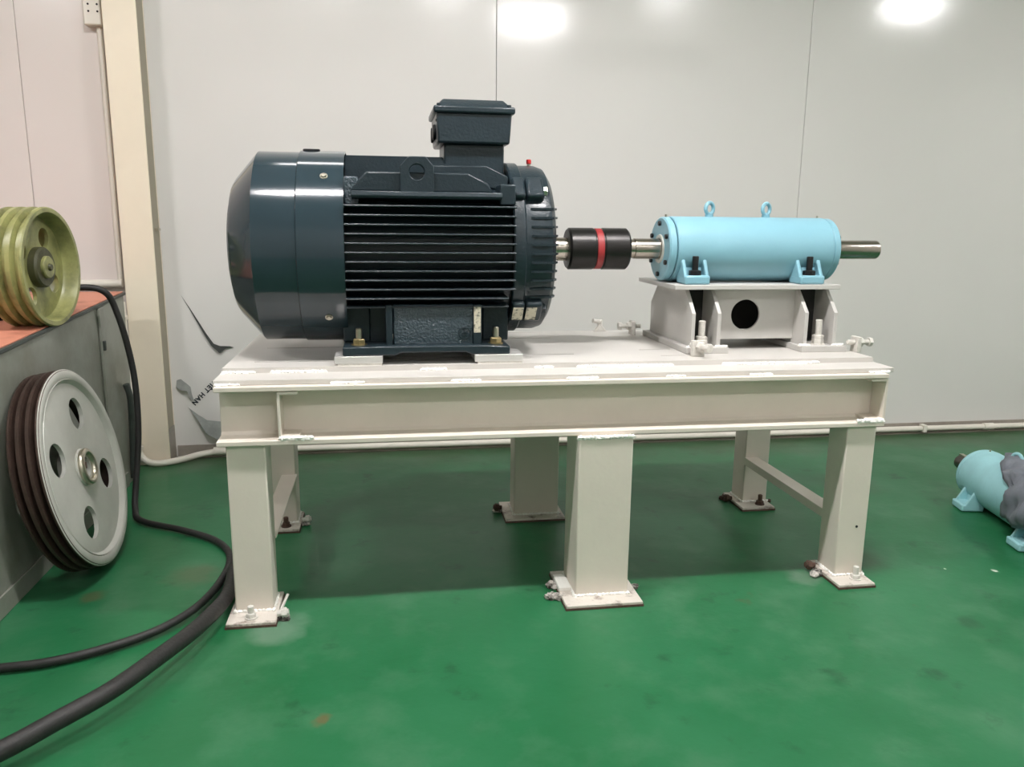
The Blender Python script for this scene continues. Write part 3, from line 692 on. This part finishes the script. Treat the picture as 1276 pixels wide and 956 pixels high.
s2 = G().lathe([(0.905, 0), (0.905, .0335), (0.938, .0335), (0.941, .0300), (1.084, .0300), (1.089, .027), (1.089, 0)], (0, MY, BZ), AX, 48).obj('bearing_shaft', 'steel', be)
for xc in (0.428, 0.800):
    for s in (-1, 1):
        y = MY+s*.107
        g = G().cyl((xc, y, PZ+.027), (0, 0, 1), .003, .019, 20).hexbolt((xc, y, PZ+.030), (0, 0, 1), .0185, .012); g.cyl((xc, y, PZ+.03), (0, 0, 1), .054, .0095, 16, c=.0015)
        g.obj('hold_down_bolt', 'black', be)

# second housing lying on the floor at the right
b2 = make_bearing('blue_old', 'darksteel')
b2.location = (1.690, 0.300, 0.002); b2.rotation_euler = (0, 0, math.radians(78)); b2['label'] = 'dusty pale blue bearing housing standing on the floor at the right'
g = G().lathe([(0.905, 0), (0.905, .030), (1.070, .028), (1.076, .024), (1.076, 0)], (0, MY, BZ), AX, 32)
g.v = [p-Vector((0.625, MY, PZ)) for p in g.v]; o = g.obj('bearing_shaft', 'darksteel'); o.parent = b2
g = G().box(0.96, 1.074, MY-.008, MY+.008, BZ+.024, BZ+.033); g.v = [p-Vector((0.625, MY, PZ)) for p in g.v]; o2 = g.obj('shaft_key', 'bright'); o2.parent = o
# grey sack draped over it
gx = G(); nx, ny = 34, 30
for i in range(nx):
    for j in range(ny):
        u = i/(nx-1); v = j/(ny-1)
        a = -0.30+v*(PI+0.5)                       # around the housing, left side to right side
        xb = 0.165-0.26*max(0.0, math.cos(a))**1.2+0.018*math.sin(v*23)-0.10*max(0.0, -math.cos(a))
        xx = xb+(-0.36-xb)*u
        rr = 0.121+0.008*math.sin(xx*60+v*9)+0.006*math.sin(v*27+xx*35)+0.004*math.sin(xx*130-v*15)+0.012*u
        if u < 0.06: rr -= 0.008
        gx.v.append(Vector((xx, math.cos(a)*rr*1.03, max(.012, 0.104+math.sin(a)*rr))))
for i in range(nx-1):
    for j in range(ny-1):
        gx.f.append((i*ny+j, (i+1)*ny+j, (i+1)*ny+j+1, i*ny+j+1))
sk = gx.obj('plastic_sack', 'cloth', smooth=80); sm = sk.modifiers.new('thick', 'SOLIDIFY'); sm.thickness = 0.004; sm.offset = 1
sk.location = b2.location; sk.rotation_euler = b2.rotation_euler
tag(sk, 'crumpled grey plastic sack draped over the floor bearing', 'sack')

# ================================================================== GREY BENCH CABINET AT THE LEFT
cb = thing('steel_cabinet', (-2.0, 0.35, 0), 'grey sheet steel cabinet with an orange primed top at the left', 'cabinet')
def zt(y): return 0.690+(y-0.243)*0.0555
CX = -1.518
ya, yb = -0.75, 1.30
G().prism([(ya, 0.0), (yb, 0.0), (yb, zt(yb)-.012), (ya, zt(ya)-.012)], 'x', -2.7, CX).obj('cabinet_body', 'cabinet', cb, bevel=.003)
g = G().prism([(ya, zt(ya)-.012), (yb+.01, zt(yb+.01)-.012), (yb+.01, zt(yb+.01)-.0005), (ya, zt(ya)-.0005)], 'x', -2.7, CX+.006); g.obj('top_edge', 'cabinet_dark', cb, bevel=.002)
g = G().prism([(ya, zt(ya)), (yb, zt(yb)), (yb, zt(yb)+.003), (ya, zt(ya)+.003)], 'x', -2.7, CX-.002); g.obj('top_sheet', 'orange', cb)
G().box(CX, CX+.007, ya, yb-.14, 0.0, 0.058).obj('base_rail', 'cabinet', cb, bevel=.002)
G().box(CX, CX+.010, 0.985, 1.03, 0.06, zt(1.0)-.014).obj('seam_strip', 'cabinet', cb, bevel=.003)
G().box(CX, CX+.018, 0.99, 1.004, 0.565, 0.60).obj('hinge_lug', 'cabinet_dark', cb, bevel=.002)
G().tube([(CX+.012, 1.20, 0.40), (CX+.02, 1.21, 0.34), (CX+.015, 1.215, 0.2), (CX+.012, 1.2, 0.02)], .012, 10, 6).obj('edge_fold', 'cabinet_dark', cb)
G().lathe([(0, 0), (0, .010), (.006, .006), (.006, 0)], (CX-.04, 1.24, zt(1.24)+.003), (0, 0, 1), 12).obj('rivet', 'bright', cb)

def sheave(name, label, cat, c, n, roll, R, W, m, mg, holes, grooves, hub_r, bore, m_hub, dish, out):
    # a grooved pulley built along +X (face at x=0, rim towards -x) then oriented so +X -> n
    t = thing(name, c, label, cat)
    n = Vector(n).normalized(); side = Vector((0, 0, 1)).cross(n).normalized(); up = n.cross(side)
    mt = Matrix(((n.x, side.x, up.x, c[0]), (n.y, side.y, up.y, c[1]), (n.z, side.z, up.z, c[2]), (0, 0, 0, 1))) @ Matrix.Rotation(roll, 4, 'X')
    def put(g, nm, mm, par=t, **k): return g.xf(mt).obj(nm, mm, par, **k)
    # rim with V grooves
    p = [(-0.004, R*.90), (0, R*.915), (0, R*.985), (-0.004, R)]
    lw = W/grooves
    for k in range(grooves):
        x = -0.004-k*lw
        p += [(x-lw*.18, R), (x-lw*.36, R*(1-.085)), (x-lw*.64, R*(1-.085)), (x-lw*.82, R)]
    xb = -0.004-W
    p += [(xb, R), (xb-.004, R*.985), (xb-.004, R*.9), (-0.004, R*.90)]
    outer = put(G().lathe(p, (0, 0, 0), (1, 0, 0), 96), 'grooved_rim', mg, smooth=25)
    put(G().lathe([(-dish, R*.86), (-dish+.012, R*.895), (-.003, R*.90), (0.0005, R*.915), (0.0005, R*.982), (-0.0035, R*.9995)], (0, 0, 0), (1, 0, 0), 96), 'rim_face', m, smooth=40)
    # web with round holes: sectors
    k = len(holes); hr = holes[0][1]*R; rc = holes[0][0]*R; ri, ro = hub_r*R*.98, R*.89
    put(sector_web(ri, ro, rc, hr, k, dish), 'web_disc', m, smooth=30)
    hp_ = [(-dish-.05, bore*R), (-dish-.05, hub_r*R), (out-.006, hub_r*R), (out, hub_r*R-.006), (out, bore*R), (-dish-.05, bore*R)]
    hb = put(G().lathe(hp_, (0, 0, 0), (1, 0, 0), 40), 'hub', m_hub)
    return t, put, hb
def sector_web(ri, ro, rc, hr, k, dish, nr=14, na=160):
    # polar grid disc; cells are dropped inside the holes and the rims snapped on the hole circle
    bm = bmesh.new(); g = G()
    cs = [(rc*math.cos(2*PI*q/k), rc*math.sin(2*PI*q/k)) for q in range(k)]
    P = {}
    for i in range(nr+1):
        r = ri+(ro-ri)*i/nr
        for j in range(na):
            a = 2*PI*j/na; x, y = r*math.cos(a), r*math.sin(a); ins = False
            for cx, cy in cs:
                d = math.hypot(x-cx, y-cy)
                if d < hr: ins = True
                if abs(d-hr) < (ro-ri)/nr*.62 and d > 1e-6:
                    x, y = cx+(x-cx)*hr/d, cy+(y-cy)*hr/d; ins = False
                    break
            P[i, j] = (x, y, ins)
    idx = {}
    def V(i, j, z):
        j %= na
        if (i, j, z) not in idx:
            idx[i, j, z] = len(g.v); x, y, _ = P[i, j]; g.v.append(Vector((-dish-(.012 if z else 0), x, y)))
        return idx[i, j, z]
    def ok(i, j):
        if i < 0 or i >= nr: return False
        j %= na
        q = [P[i, j], P[i+1, j], P[i+1, (j+1) % na], P[i, (j+1) % na]]
        cx, cy = sum(p[0] for p in q)/4, sum(p[1] for p in q)/4
        return not any(p[2] for p in q) and all(math.hypot(cx-a, cy-b) > hr*.985 for a, b in cs)
    for i in range(nr):
        for j in range(na):
            if not ok(i, j): continue
            g.f.append((V(i, j, 0), V(i+1, j, 0), V(i+1, j+1, 0), V(i, j+1, 0)))
            g.f.append((V(i, j, 1), V(i, j+1, 1), V(i+1, j+1, 1), V(i+1, j, 1)))
            for (ni, nj), (a, b) in (((i-1, j), ((i, j), (i, j+1))), ((i+1, j), ((i+1, j+1), (i+1, j))), ((i, j-1), ((i+1, j), (i, j))), ((i, j+1), ((i, j+1), (i+1, j+1)))):
                if not ok(ni, nj): g.f.append((V(*a, 0), V(*b, 0), V(*b, 1), V(*a, 1)))
    return g

sp_, put, hb = sheave('grooved_pulley', 'large silver three-groove pulley leaning against the grey cabinet', 'pulley',
    (-1.382, 0.388, 0.313), (0.98, 0.02, 0.19), math.radians(66), 0.295, 0.075, 'pulley', 'groove', [(0.56, 0.165)]*4, 3, 0.19, 0.10, 'pulley', 0.012, -.004)
put(G().torus((0.0, 0, 0), (1, 0, 0), 0.046, 0.010, 36, 10), 'hub_lip', 'bright')
put(G().box(-0.04, 0.006, -0.009, 0.009, 0.022, 0.038), 'keyway', 'rust')

gp, put, hb = sheave('grooved_pulley', 'olive green three-groove pulley on the orange cabinet top', 'pulley',
    (-1.500, 0.595, 0.886), (0.995, -0.09, 0.01), math.radians(58), 0.180, 0.105, 'green', 'green', [(0.57, 0.17)]*4, 3, 0.34, 0.15, 'olive_dark', 0.045, -.02)
put(G().cyl((-0.16, 0, 0), (1, 0, 0), 0.150, 0.034, 32, c=.003), 'pulley_shaft', 'green')
for k in range(6):
    a = k*PI/3; put(G().hexbolt((-.026, math.cos(a)*.048, math.sin(a)*.048), (1, 0, 0), .006, .006), 'hub_bolt', 'olive_dark')
put(G().lathe([(0, .012), (.008, .009), (.008, 0)], (-.011, 0, 0), (1, 0, 0), 10), 'centre_plug', 'olive_dark')
put(G().cyl((-0.30, 0, 0), (1, 0, 0), 0.14, 0.05, 24), 'bearing_block', 'black')
put(G().box(-0.29, -0.17, -0.05, 0.05, -0.176, 0), 'bearing_stand', 'black')
# dark chain heap and square bar on the cabinet
ch = thing('chain_heap', (-1.72, 0.66, zt(0.66)), 'small dark heap of oily chain on the orange cabinet top', 'chain')
for k in range(22):
    a = random.uniform(0, 2*PI); r = random.uniform(0, .07); x, y = -1.715+math.cos(a)*r, 0.66+math.sin(a)*r*.8
    G().torus((x, y, zt(y)+.010+random.uniform(0, .02)), (random.uniform(-1, 1), random.uniform(-1, 1), random.uniform(-.6, 1)), .011, .0042, 14, 6).obj('chain_link', 'black', ch)
sb = thing('square_bar', (-1.83, 0.85, zt(.85)), 'square dark bar with a clear wrapped end leaning behind the green pulley', 'bar')
G().box(-.011, .011, -.011, .011, 0, 0.42).xf(Matrix.Translation((-1.62, 0.78, zt(.78)+.004)) @ Matrix.Rotation(math.radians(-48), 4, 'Y') @ Matrix.Rotation(PI/4, 4, 'Z')).obj('bar_rod', 'rust', sb)
G().box(-.015, .015, -.015, .015, 0.36, 0.60).xf(Matrix.Translation((-1.62, 0.78, zt(.78)+.004)) @ Matrix.Rotation(math.radians(-48), 4, 'Y') @ Matrix.Rotation(PI/4, 4, 'Z')).obj('bar_sleeve', 'pvc', sb, bevel=.004)

# ================================================================== CABLES
c1 = [(-1.60, 0.86, 0.80), (-1.47, 0.90, 0.792), (-1.43, 0.93, 0.70), (-1.395, 0.93, 0.50), (-1.385, 0.90, 0.30), (-1.392, 0.85, 0.12), (-1.388, 0.80, 0.035), (-1.345, 0.715, 0.016), (-1.19, 0.615, 0.014),
      (-1.065, 0.510, 0.014), (-0.998, 0.390, 0.014), (-0.982, 0.241, 0.016), (-1.008, 0.050, 0.020), (-1.081, -0.079, 0.018), (-1.191, -0.154, 0.014), (-1.298, -0.200, 0.014), (-1.40, -0.213, 0.014), (-1.47, -0.222, 0.014)]
tag(G().tube(c1, 0.0108, 12, 10).obj('power_cable', 'rubber', smooth=60), 'thin black cable hanging down beside the silver pulley and looping on the floor', 'cable')
c2 = [(-0.955, 0.24, 0.03), (-0.942, 0.10, 0.035), (-0.945, 0.0, 0.04), (-0.978, -0.16, 0.052), (-1.030, -0.30, 0.060), (-1.090, -0.42, 0.060), (-1.165, -0.51, 0.056), (-1.236, -0.585, 0.05), (-1.34, -0.66, 0.04), (-1.55, -0.78, 0.024)]
tag(G().tube(c2, 0.0195, 14, 10).obj('power_cable', 'rubber', smooth=60), 'thick black cable arching over the floor at the lower left corner', 'cable')
